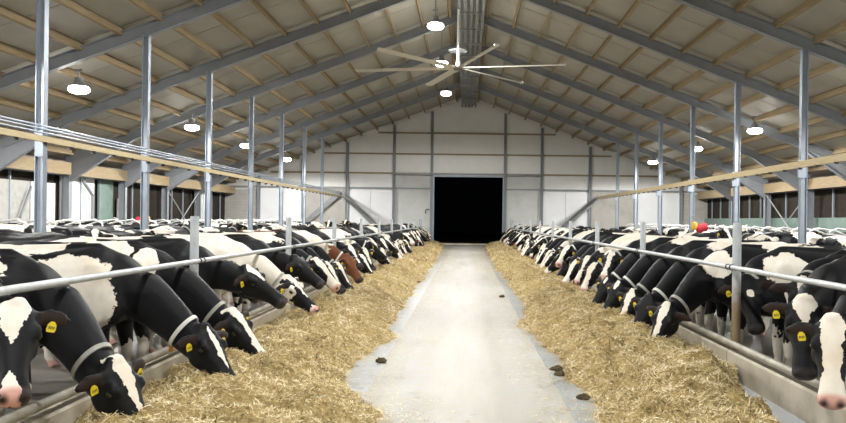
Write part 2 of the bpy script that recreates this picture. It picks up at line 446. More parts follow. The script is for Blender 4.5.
for a, b in zip(PX[:-1], PX[1:]):
    for z0, z1 in ROWS: wall_cell('wall_panel', a + gp, b - gp, z0 + gp, z1 - gp, 'white_panel')
    if (a, b) != (-2.36, 2.62):
        if abs(a) < 5.2 and abs(b) < 5.2:
            wall_cell('concrete_panel', a + gp, b - gp, -0.02, 4.80, 'conc_panel', 0.12)
        else:
            wall_cell('wall_panel', a + gp, b - gp, 3.84, 4.80, 'white_panel')
            m = {-8.1: 'bright_panel', 5.12: 'bright_panel', -14.1: 'bright_panel', 11.5: 'bright_panel'}.get(a, 'grey_panel')
            if m == 'bright_panel':
                mid = (a + b) / 2
                wall_cell('door_leaf', a + gp, mid - 0.01, 0.0, 3.62, m, 0.12); wall_cell('door_leaf', mid + 0.01, b - gp, 0.0, 3.62, m, 0.12)
            elif abs(a + b) > 28:
                for q in range(9): wall_cell('wall_board', a + gp, b - gp, 0.0 + 0.41 * q, 0.40 + 0.41 * q, m, 0.08)
            else: wall_cell('wall_panel', a + gp, b - gp, 0.0, 3.78, m, 0.08)
for x in PX[1:-1]:
    top = raf(x) + 0.2
    link('wall_post', MB().box(x - 0.09, x - 0.075, Y1 - 0.16, Y1 + 0.06, 0, top).box(x + 0.075, x + 0.09, Y1 - 0.16, Y1 + 0.06, 0, top).box(x - 0.08, x + 0.08, Y1 - 0.06, Y1 - 0.045, 0, top).mesh('wall_post', 'steel'), bw)
for z in (4.83, 6.15, 7.58):
    for a, b in zip(PX[:-1], PX[1:]):
        lo = max(a, -(9.9 - z) / SLOPE); hi = min(b, (9.9 - z) / SLOPE)
        if hi - lo < 0.3: continue
        link('wall_rail', MB().box(lo + 0.09, hi - 0.09, Y1 - 0.04, Y1 + 0.05, z - 0.05, z + 0.05).mesh('wall_rail', 'wood'), bw)
for a, b in zip(PX[:-1], PX[1:]):
    if (a, b) == (-2.36, 2.62): continue
    link('wall_rail', MB().box(a + 0.09, b - 0.09, Y1 - 0.03, Y1 + 0.03, 3.76, 3.86).mesh('wall_rail', 'steel'), bw)
# gable diagonal braces
for (x0, z0, x1, z1) in ((-8.5, 3.5, -12.4, 0.1), (-8.5, 3.5, -4.9, 0.1), (9.0, 3.4, 5.3, 0.1)):
    link('diagonal_brace', MB().bar((x0, Y1 - 0.2, z0), (x1, Y1 - 0.2, z1), 0.05, 0.34, (0, 0, 1)).mesh('diagonal_brace', 'vent'), bw)
# doorway: steel jambs, lintel and timber threshold
dr = link('door_1', MB().box(DX0 - 0.10, DX0, Y1 - 0.05, Y1 + 0.32, 0, DZ + 0.1).box(DX1, DX1 + 0.10, Y1 - 0.05, Y1 + 0.32, 0, DZ + 0.1).box(DX0, DX1, Y1 - 0.05, Y1 + 0.32, DZ, DZ + 0.1).mesh('door_frame', 'column'))
tag(dr, 'tall open doorway in the gable wall, black night beyond', 'doorway', kind='structure')
link('threshold', MB().box(DX0, DX1, Y1 + 0.0, Y1 + 0.5, 0.0, 0.10).mesh('threshold', 'curb'), dr)
link('track', MB().box(-4.9, 5.1, Y1 - 0.22, Y1 - 0.12, 4.74, 4.86).mesh('track', 'vent'), dr)
link('handle', MB().tube([(-2.75, Y1 - 0.18, 2.1), (-2.75, Y1 - 0.1, 2.35), (-2.5, Y1 - 0.1, 2.4)], 0.04, 6).mesh('handle', 'clamp'), dr)

# ---------------- wall behind the camera
wf = link('wall_front', MB().prism([(-17.3, -0.13), (17.3, -0.13), (17.3, roof_in(17.3)), (0, roof_in(0)), (-17.3, roof_in(17.3))], 'y', Y0 - 0.15, Y0).mesh('wall_front', 'white_panel'))
tag(wf, 'white panelled gable wall behind the camera', 'wall', kind='structure')

# ---------------- side walls
for sgn in (-1, 1):
    side = 'left' if sgn < 0 else 'right'
    xw = sgn * 16.25
    h = 2.0 if sgn > 0 else 1.15
    sw = link('wall_' + side, MB().box(min(xw, xw + sgn * 0.12), max(xw, xw + sgn * 0.12), Y0, Y1 + 0.1, -0.13, h).mesh('wall_' + side, 'green' if sgn > 0 else 'brick_grey'))
    tag(sw, ('low pale green curtain wall with dark openings above' if sgn > 0 else 'low side wall with light panels and dark openings above'), 'wall', kind='structure')
    # eave timber beam between the frames
    for a, b in zip(FRAMES, FRAMES[1:] + [Y1]):
        link('eave_beam', MB().box(min(sgn * 15.70, sgn * 15.78), max(sgn * 15.70, sgn * 15.78), a + 0.11, b - 0.11, 3.30, 3.78).mesh('eave_beam', 'wood'), sw)
        link('eave_ledge', MB().box(min(sgn * 15.78, sgn * 16.5), max(sgn * 15.78, sgn * 16.5), a + 0.11, b - 0.11, 3.30, 3.36).mesh('eave_ledge', 'steel'), sw)
    link('side_pocket', MB().box(min(sgn * 16.5, sgn * 16.55), max(sgn * 16.5, sgn * 16.55), Y0, Y1, 3.30, 4.1).mesh('side_pocket', 'grey_panel'), sw)
    # thin mullions
    y = 14.0
    while y < Y1:
        if min(abs(y - f) for f in FRAMES) > 0.4:
            link('mullion', MB().box(min(xw, xw + sgn * 0.07), max(xw, xw + sgn * 0.07), y - 0.035, y + 0.035, h, 3.30).mesh('mullion', 'column'), sw)
        y += 1.68
# dark wind netting in the openings above the low walls
M['netting'] = mottled('dark_brown_netting', (0.030, 0.025, 0.019), (0.045, 0.038, 0.030), 6, 0.9, 0, 0.1)
for sgn in (-1, 1):
    w_ = bpy.data.objects['wall_left' if sgn < 0 else 'wall_right']
    for a, b in zip(FRAMES, FRAMES[1:] + [Y1]):
        if b > 12: link('netting_panel', MB().box(min(sgn * 16.42, sgn * 16.44), max(sgn * 16.42, sgn * 16.44), a + 0.02, b - 0.02, 1.0, 3.32).mesh('netting_panel', 'netting'), w_)
# panels fitted in the left side openings
wl = bpy.data.objects['wall_left']
for (a, b, z0, z1, m) in ((14, 22, 1.15, 3.28, 'white_panel'), (22.1, 26.4, 1.15, 3.28, 'white_panel'), (26.5, 28.7, 1.15, 2.95, 'brick_grey'), (28.8, 30.5, 1.15, 2.95, 'white_panel'),
                          (30.9, 31.5, 1.15, 3.28, 'grey_panel'), (31.8, 33.7, 1.15, 3.28, 'white_panel'), (34.1, 35.5, 1.15, 3.28, 'green'), (36.0, 36.6, 1.15, 2.5, 'white_panel'),
                          (46.2, 46.8, 1.15, 3.28, 'grey_panel'), (47.1, 48.6, 1.15, 3.28, 'white_panel')):
    link('infill_panel', MB().box(-16.34, -16.28, a, b, z0, z1).mesh('infill_panel', m), wl)
link('sign', MB().box(-16.27, -16.25, 29.2, 29.6, 2.0, 2.3).mesh('sign', 'blue_sign'), wl)
link('pipe', MB().tube([(-16.1, 32.4, 3.28), (-16.1, 32.4, 3.1), (-16.1, 33.2, 2.55), (-16.1, 33.2, 0.5)], 0.07, 8).mesh('pipe', 'steel'), wl)
link('strut', MB().bar((-16.15, 27.9, 1.6), (-16.15, 28.6, 2.75), 0.06, 0.09).mesh('strut', 'steel'), wl)
# wall bracing rods
for sgn, ya, yb in ((-1, FRAMES[10], FRAMES[11]), (1, FRAMES[9], FRAMES[10])):
    s_w = bpy.data.objects['wall_left' if sgn < 0 else 'wall_right']
    link('brace_rod', MB().tube([(sgn * 15.93, ya + 0.1, 3.2), (sgn * 15.93, yb - 0.1, 0.3)], 0.03, 6).mesh('brace_rod', 'galv'), s_w)
    link('brace_rod', MB().tube([(sgn * 15.87, yb - 0.1, 3.2), (sgn * 15.87, ya + 0.1, 0.3)], 0.03, 6).mesh('brace_rod', 'galv'), s_w)

# ================================================================== FEED BARRIERS
POST_Y = [8.6 + 4.57 * i for i in range(-3, 10)]
for sgn in (-1, 1):
    side = 'left' if sgn < 0 else 'right'
    # curb blocks
    cu = empty('feed_curb', (sgn * 3.05, 0, 0))
    tag(cu, 'worn concrete feed curb under the %s neck rail' % side, 'curb', 'concrete feed curbs')
    ys = [Y0 + 0.05] + POST_Y[:-1][1:] + [Y1 - 0.3]
    for a, b in zip(ys[:-1], ys[1:]):
        m = MB().prism([(-0.12, -0.0), (0.13, -0.0), (0.13, 0.27), (0.11, 0.29), (-0.10, 0.29), (-0.12, 0.27)], 'y', a + 0.01, b - 0.01).mesh('curb_block', 'curb')
        link('curb_block', m, cu)
    # barrier: neck rail, lower rail, posts, clamps
    fb = empty('feed_barrier', (sgn * XP, 0, 0))
    tag(fb, 'galvanised neck rail and posts of the %s feed barrier' % side, 'barrier', 'galvanised feed barriers')
    o = -sgn * 0.075
    segs = [Y0 + 0.3] + [p + 1.6 for p in POST_Y if p + 1.6 > Y0 + 3][:-1:2] + [Y1 - 0.4]
    for i, (a, b) in enumerate(zip(segs[:-1], segs[1:])):
        link('neck_rail', MB().tube([(o, a - 0.05, RAIL_Z), (o, b + 0.05, RAIL_Z)], 0.030 if i % 2 else 0.027, 12).mesh('neck_rail', 'galv', True), fb)
    link('lower_rail', MB().tube([(o * 1.0, Y0 + 0.3, 0.37), (o * 1.0, Y1 - 0.4, 0.37)], 0.036, 10).mesh('lower_rail', 'rail_dirty', True), fb)
    pm = MB().lathe([(0.048, 0.285), (0.048, 1.69), (0.044, 1.705)], 14).mesh('post', 'post', True)
    cmesh = MB().tube([(o, -0.012, RAIL_Z), (o, 0.012, RAIL_Z)], 0.035, 10).mesh('rail_clamp', 'clamp', True)
    for y in POST_Y + [Y1 - 0.45]:
        if y > Y1 - 0.3: continue
        link('post', pm, fb, (0, y, 0)); link('rail_clamp', cmesh, fb, (0, y - 0.06, 0)); link('rail_clamp', cmesh, fb, (0, y + 0.06, 0))

# wooden beams along the inner columns, with hangers and cable pipes
for sgn in (-1, 1):
    side = 'left' if sgn < 0 else 'right'
    x = (XC[0] + 0.16) if sgn < 0 else (XC[1] - 0.16)
    zb = 3.22 if sgn < 0 else 3.28
    t = empty('timber_beam', (x, 0, zb))
    tag(t, 'long pale timber beam with hangers along the %s column row' % side, 'beam', 'timber beams along the columns')
    ya = 12.0
    for a, b in zip([ya] + [f + 0.9 for f in FRAMES if f > 15][:-1:1], [f + 0.9 for f in FRAMES if f > 15][:-1] + [Y1 - 0.4]):
        link('beam_length', MB().box(-0.045, 0.045, a + 0.006, b - 0.006, -0.09 if sgn > 0 else -0.07, 0.09 if sgn > 0 else 0.05).mesh('beam_length', 'wood_pale'), t)
    hm = MB().box(-0.05, 0.05, -0.015, 0.015, -0.13, -0.07).mesh('hanger', 'clamp')
    y = 12.4
    while y < Y1 - 1:
        link('hanger', hm, t, (0, y, 0)); y += 1.0
    for f in [f for f in FRAMES if f > 12]:
        link('bracket', MB().box(-0.12 * 1 if sgn > 0 else -0.10, 0.10 if sgn > 0 else 0.05, f - 0.03, f + 0.03, -0.35, 0.12).mesh('bracket', 'column'), t, (sgn * 0.08, -0.14, 0))
    if sgn < 0:
        for dx, dz in ((0.09, 0.10), (0.09, 0.17), (0.05, 0.24)):
            link('cable_pipe', MB().tube([(dx, 12, dz), (dx, Y1 - 0.5, dz)], 0.022, 6).mesh('cable_pipe', 'column', True), t)

# ================================================================== LAMPS
def make_lamp():
    e = empty('high_bay_lamp')
    link('housing', MB().lathe([(0.04, 0.36), (0.10, 0.36), (0.12, 0.27), (0.15, 0.20), (0.24, 0.13), (0.25, 0.11), (0.24, 0.10)], 20).mesh('housing', 'lamp_body', True), e)
    link('lens', MB().lathe([(0.235, 0.115), (0.275, 0.06), (0.28, 0.0), (0.24, -0.05), (0.14, -0.085), (0.02, -0.095)], 20).mesh('lens', 'lens', True), e)
    link('hanger', MB().tube([(0, 0, 0.36), (0, 0, 0.58)], 0.02, 6).box(-0.1, 0.1, -0.03, 0.03, 0.56, 0.60).mesh('hanger', 'lamp_body'), e)
    ld = bpy.data.lights.new('lamp_light', 'SPOT'); ld.spot_size = R(174); ld.spot_blend = 0.2; ld.shadow_soft_size = 0.23; ld.energy = LAMP_POWER; ld.color = LAMP_COLOR
    lo = bpy.data.objects.new('lamp_light', ld); COL.objects.link(lo); lo.parent = e; lo.location = (0, 0, -0.115)
    return e
lamp0 = make_lamp()
rows = [('left', -10.9, 5.05, [-4.0, 4.6, 13.2, 21.6, 30.5, 38.0, 46.6]), ('middle', -1.12, 8.28, [-6.5, 1.5, 9.5, 18.0, 26.3, 32.6, 40.3]), ('right', 11.1, 4.97, [-4.0, 4.6, 12.7, 21.2, 29.7, 37.2, 45.9])]
for nm, x, z, ys in rows:
    k = 0
    for y in ys:
        e = copy_tree(lamp0)
        zz = raf(x) + 0.29 - 0.60 - (0.12 if nm == 'left' else 0)
        e.location = (x, y, zz)
        if nm == 'middle':
            e.location.z = 8.28
            link('drop_rod', MB().tube([(0, 0, 0.59), (0, 0, raf(x) + 0.29 - 8.28)], 0.018, 6).mesh('drop_rod', 'lamp_body'), e)
        seen = (y > 20 and nm != 'right') or (nm == 'right' and y > 25)
        if seen:
            lab = 'glowing round high bay lamp, %s from the camera in the %s row' % (ordinal(k), nm); k += 1
        else: lab = 'round high bay lamp of the %s row, above the photo edge' % nm
        tag(e, lab, 'lamp', 'high bay lamps under the roof')

for o_ in list(lamp0.children) + [lamp0]: bpy.data.objects.remove(o_)

# ================================================================== CEILING FAN
fan = empty('ceiling_fan', (-0.36, 27.9, 7.2))
tag(fan, 'large six-bladed cream ceiling fan hanging from the ridge', 'fan')
link('down_rod', MB().tube([(0, 0, 0.1), (0, 0, 2.15)], 0.05, 10).mesh('down_rod', 'fan_hub', True), fan)
hub = link('hub', MB().lathe([(0.05, -0.10), (0.13, -0.09), (0.16, -0.03), (0.16, 0.05), (0.10, 0.08), (0.08, 0.28), (0.05, 0.30)], 18).mesh('hub', 'vent', True), fan)
link('guard_ring', MB().tube([(0.34 * math.cos(a), 0.34 * math.sin(a), 0.62) for a in np.linspace(0, 2 * math.pi, 17)[:-1]], 0.02, 6, True)
     .tube([(-0.34, 0, 0.62), (0.34, 0, 0.62)], 0.014, 5).mesh('guard_ring', 'vent', True), fan)
prof = [(-0.14, 0.0), (-0.06, 0.03), (0.05, 0.035), (0.14, 0.0), (0.04, -0.012), (-0.07, -0.012)]
for k in range(6):
    ang = R(-11 + 60 * k)
    c, s = math.cos(ang), math.sin(ang)
    mb = MB(); rings = []
    for r in (0.16, 0.6, 2.2, 3.85):
        tw = R(12)
        rings.append([Vector((c * r - s * (a * math.cos(tw) - b * math.sin(tw)), s * r + c * (a * math.cos(tw) - b * math.sin(tw)), a * math.sin(tw) + b * math.cos(tw))) for a, b in prof])
    mb.loft(rings)
    bl = link('blade', mb.mesh('blade', 'fan'), fan)
    link('winglet', MB().bar((c * 3.84, s * 3.84, -0.03), (c * 3.87, s * 3.87, 0.06), 0.03, 0.14, (-s, c, 0)).mesh('winglet', 'fan'), bl)
# ================================================================== CUBICLE DIVIDERS
def divider_mesh(sgn):
    pts = [(0, 0, 0.0), (0, 0, 1.35), (sgn * 0.10, 0, 1.55), (sgn * 0.3, 0, 1.66)]
    mb = MB().tube(pts[:2], 0.035, 8)
    loop = [(0, 0, 1.30), (-sgn * 0.9, 0, 1.62), (-sgn * 1.45, 0, 1.70), (-sgn * 1.68, 0, 1.60), (-sgn * 1.70, 0, 1.40), (-sgn * 1.5, 0, 1.1), (-sgn * 0.9, 0, 0.62), (0, 0, 0.48)]
    mb.tube(loop, 0.028, 8)
    return mb.mesh('divider_loop', 'white_pipe', True)
for sgn in (-1, 1):
    side = 'left' if sgn < 0 else 'right'
    me = divider_mesh(sgn)
    bar = tag(link('head_rail', MB().tube([(sgn * 12.25, 12.0, 1.36), (sgn * 12.25, Y1 - 0.6, 1.36)], 0.03, 8).mesh('head_rail', 'white_pipe', True)),
              'long white pipe running along the %s cubicle row' % side, 'rail', 'cubicle head rails')
    for k in range(29):
        y = 14.6 + 1.28 * k
        if min(abs(y - f) for f in FRAMES) < 0.12: y += 0.22
        o = link('cubicle_divider', me, None, (sgn * 12.2, y, -0.12))
        tag(o, 'bent white pipe cubicle divider, %s from the camera in the %s row' % (ordinal(k), side), 'divider', 'cubicle dividers of the %s row' % side)

# ================================================================== COW BRUSHES
def cow_brush(x, y, z, lab, s=1):
    e = empty('cow_brush', (x, y, z)); tag(e, lab, 'brush', 'rotating cow brushes')
    mb = MB().lathe([(0.04, -0.24), (0.14, -0.22), (0.18, -0.10), (0.15, 0.0), (0.18, 0.10), (0.14, 0.20), (0.04, 0.22)], 18)
    b = link('bristle_roll', mb.mesh('bristle_roll', 'red_bristle', True), e); b.rotation_euler = (0, R(70 * s), 0)
    mo = link('motor', MB().lathe([(0.02, -0.17), (0.10, -0.16), (0.12, -0.10), (0.12, 0.10), (0.08, 0.15), (0.02, 0.16)], 12).mesh('motor', 'yellow_paint', True), e); mo.location = (-0.30 * s, 0, 0.08)
    link('stand_pipe', MB().tube([(-0.30 * s, 0, 0.0), (-0.30 * s, 0.22, -0.2), (-0.30 * s, 0.22, -z - 0.12)], 0.035, 6).mesh('stand_pipe', 'galv', True), e)
cow_brush(9.2, 30.0, 1.50, 'red and yellow rotating cow brush beside a right-hand column')
cow_brush(-14.38, 34.0, 1.47, 'pink-red and yellow rotating cow brush at the left, near the side wall', -1)

# ================================================================== FEED HEAPS
def fbm(x, y, s, o=3, seed=0.0):
    return mnoise.fractal(Vector((x * s + seed, y * s - seed, seed)), 0.9, 2.0, o)
def edge_in(sgn, y):
    if sgn < 0:
        pts = [(-12, 0.75), (3, 0.7), (6.6, 0.72), (7.3, 1.0), (8.0, 1.25), (9, 1.22), (10.3, 1.15), (11, 0.98), (12, 1.15), (16, 1.22), (22, 1.2), (30, 1.22), (40, 1.3), (53, 1.4)]
    else:
        pts = [(-12, 1.1), (6, 1.1), (7.2, 1.18), (8.8, 1.18), (10.5, 1.05), (12.3, 0.84), (13.2, 1.0), (15, 1.22), (20, 1.15), (30, 1.1), (43, 1.15), (53, 1.3)]
    xs, ys = zip(*pts)
    return float(np.interp(y, xs, ys)) + 0.10 * fbm(y, sgn * 3, 0.9, 3, 4.2) + 0.05 * fbm(y, sgn * 5, 4.5, 3, 2.2)
def edge_out(sgn, y):
    if sgn > 0:
        return float(np.interp(y, [-12, 4, 5.4, 6.4, 6.9, 7.6, 8.3, 53], [2.45, 2.45, 2.50, 2.58, 2.60, 2.76, 2.92, 2.92])) + 0.03 * fbm(y, 7, 1.8, 3, 1.1)
    return 2.92
def feed_h(sgn, x, y):       # x = distance from the middle
    a, b = edge_in(sgn, y), edge_out(sgn, y)
    if x <= a or x >= b + 1e-6: return 0.0
    u = (x - a)
    H = 0.29 + 0.08 * fbm(x, y, 0.55, 2, 2.0 + sgn)
    h = H * (1 - math.exp(-(u / 0.62) ** 1.35 * 1.5))
    if b < 2.87:
        h *= min(1.0, ((b - x) / 0.32)) ** 0.75
    else:
        h *= 1 - 0.55 * max(0, min(1, (x - 2.35) / 0.5))
    h += 0.095 * fbm(x, y, 2.9, 4, 9.0 + sgn) * min(1, u / 0.25) + 0.045 * fbm(x, y, 6.5, 4, 5.0) * min(1, u / 0.15)
    return max(0.0, h)
for sgn in (-1, 1):
    side = 'left' if sgn < 0 else 'right'
    ys = [2.0]
    while ys[-1] < Y1 - 0.35: ys.append(ys[-1] + (0.05 if ys[-1] < 14 else 0.11 if ys[-1] < 26 else 0.25))
    ys[-1] = Y1 - 0.3
    NX = 40
    v = []; f = []
    for y in ys:
        a, b = edge_in(sgn, y), edge_out(sgn, y)
        for i in range(NX + 1):
            x = a + (b - a) * i / NX
            z = feed_h(sgn, x, y) if 0 < i < NX or (i == NX and b > 2.87) else 0.0
            if i == NX and b > 2.87: z = feed_h(sgn, x - 1e-3, y)
            v.append((sgn * x, y, 0.006 + z))
    for j in range(len(ys) - 1):
        for i in range(NX):
            k = j * (NX + 1) + i; f.append((k, k + 1, k + NX + 2, k + NX + 1))
    me = bpy.data.meshes.new('feed_heap'); me.from_pydata(v, [], f); me.materials.append(M['feed_base']); me.shade_smooth()
    bm = bmesh.new(); bm.from_mesh(me); bmesh.ops.recalc_face_normals(bm, faces=bm.faces); bm.normal_update()
    if sum(fc.normal.z for fc in bm.faces) < 0: bmesh.ops.reverse_faces(bm, faces=bm.faces)
    bm.to_mesh(me); bm.free()
    heap = link('feed_heap', me)
    tag(heap, 'long heap of golden chopped straw feed along the %s curb' % side, 'feed', kind='stuff')
    # loose strands on the heap and scattered on the floor
    V = np.array(v).reshape(len(ys), NX + 1, 3)
    ya = np.array(ys)
    N1, N2, N3 = 66000, 34000, 15000
    n = N1 + N2 + N3
    yy = np.empty(n); tt = np.empty(n)
    yy[:N1] = 3.0 + (16 - 3.0) * rng.random(N1) ** 0.85
    yy[N1:N1 + N2] = 16 + (Y1 - 1 - 16) * rng.random(N2) ** 1.5
    yy[N1 + N2:] = 3.5 + 46 * rng.random(N3) ** 1.5
    tt[:N1 + N2] = rng.random(N1 + N2) ** 0.95
    tt[N1 + N2:] = -rng.random(N3) ** 3.0 * 0.38
    ji = np.clip(np.searchsorted(ya, yy) - 1, 0, len(ys) - 2); fr = (yy - ya[ji]) / (ya[ji + 1] - ya[ji])
    def at(t):
        tc = np.clip(t, 0, 0.9999) * NX; i0 = tc.astype(int); fx = tc - i0
        A = V[ji, i0] * (1 - fx)[:, None] + V[ji, i0 + 1] * fx[:, None]
        B = V[ji + 1, i0] * (1 - fx)[:, None] + V[ji + 1, i0 + 1] * fx[:, None]
        return A * (1 - fr)[:, None] + B * fr[:, None]
    P = at(tt); P[:, 1] = yy
    wdt = np.abs(V[ji, NX, 0] - V[ji, 0, 0])
    out = tt < 0
    P[out, 0] += sgn * (tt * wdt)[out]; P[out, 2] = 0.007
    far = np.clip(yy / 16, 0.8, 2.2)
    ln = (0.022 + 0.062 * rng.random(n) ** 2) * far ** 0.6
    wd = (0.0022 + 0.0028 * rng.random(n)) * far
    az = rng.random(n) * 2 * np.pi; el = rng.normal(0, 0.42, n); el[out] *= 0.08
    D = np.stack([np.cos(az) * np.cos(el), np.sin(az) * np.cos(el), np.sin(el)], 1)
    S = np.stack([-np.sin(az), np.cos(az), rng.normal(0, 0.5, n) * (~out)], 1); S /= np.linalg.norm(S, axis=1)[:, None]
    P[:, 2] += np.abs(np.sin(el)) * ln * 0.35 + 0.004 + 0.012 * rng.random(n) * (~out)
    a_ = P - D * ln[:, None] / 2; b_ = P + D * ln[:, None] / 2
    c = S * wd[:, None]
    vv = np.stack([a_ - c, a_ + c, b_ + c, b_ - c], 1).reshape(-1, 3)
    me = bpy.data.meshes.new('straw_strands')
    me.vertices.add(4 * n); me.vertices.foreach_set('co', vv.astype(np.float32).ravel())
    me.loops.add(4 * n); me.loops.foreach_set('vertex_index', np.arange(4 * n, dtype=np.int32))
    me.polygons.add(n); me.polygons.foreach_set('loop_start', np.arange(0, 4 * n, 4, dtype=np.int32)); 
    me.update(calc_edges=True); me.validate()
    pat = np.array([mnoise.noise(Vector((p[0] * 3.2, p[1] * 3.2, 1.5))) + 0.7 * mnoise.noise(Vector((p[0] * 9, p[1] * 9, 7.5))) for p in P])
    tone = np.repeat(np.clip(rng.normal(0.58, 0.23, n) + 0.38 * pat, 0, 1), 4).astype(np.float32)
    at_ = me.attributes.new('tone', 'FLOAT', 'POINT'); at_.data.foreach_set('value', tone)
    me.materials.append(M['straw'])
    so = link('straw_strands', me, heap); so['kind'] = 'stuff'

# dark clumps lying on the floor by the heaps
CL = [(-0.98, 9.1, 'beside the left heap'), (0.82, 17.0, 'on the floor right of the middle, mid distance'), (1.06, 8.75, 'by the edge of the right heap, nearest the post'), (1.05, 8.45, 'by the edge of the right heap, nearer the camera'), (1.14, 7.35, 'on the right heap edge close to the camera'), (-1.25, 20.5, 'far along the left heap edge')]
for i, (x, y, where) in enumerate(CL):
    mb = MB(); mb.ellipsoid((0, 0, 0.022), (0.07, 0.05, 0.03), 10, 6)
    for k in range(3): mb.ellipsoid((random.uniform(-.06, .06), random.uniform(-.05, .05), 0.018), (0.035, 0.03, 0.02), 7, 5)
    mb.v = [(p[0] * (1 + 0.45 * mnoise.noise(Vector(p) * 40 + Vector((i, 0, 0)))), p[1] * (1 + 0.45 * mnoise.noise(Vector(p) * 40 + Vector((0, i + 5, 0)))), max(0, p[2] * (1 + 0.6 * mnoise.noise(Vector(p) * 50 + Vector((0, 0, i)))))) for p in mb.v]
    o = link('feed_clump', mb.mesh('feed_clump', 'clump'), None, (x, y, 0.0 + feed_h(1 if x > 0 else -1, abs(x), y) + 0.004)); o.rotation_euler.z = random.random() * 6
    tag(o, 'small dark silage clump ' + where, 'clump', 'dark clumps beside the feed')

# ================================================================== COWS
HL = 0.60                                   # head length
def ring(c, U, Vv, hu, hv, n=20, e=2.0, pear=0.0):
    r = []
    for j in range(n):
        a = 2 * math.pi * j / n; cx, sx = math.cos(a), math.sin(a)
        p = math.copysign(abs(cx) ** (2 / e), cx); q = math.copysign(abs(sx) ** (2 / e), sx)
        r.append(c + U * (p * hu * (1 - pear * q)) + Vv * (q * hv))
    return r
def bez(P, s):
    a = 1 - s
    return P[0] * a ** 3 + P[1] * 3 * a * a * s + P[2] * 3 * a * s * s + P[3] * s ** 3

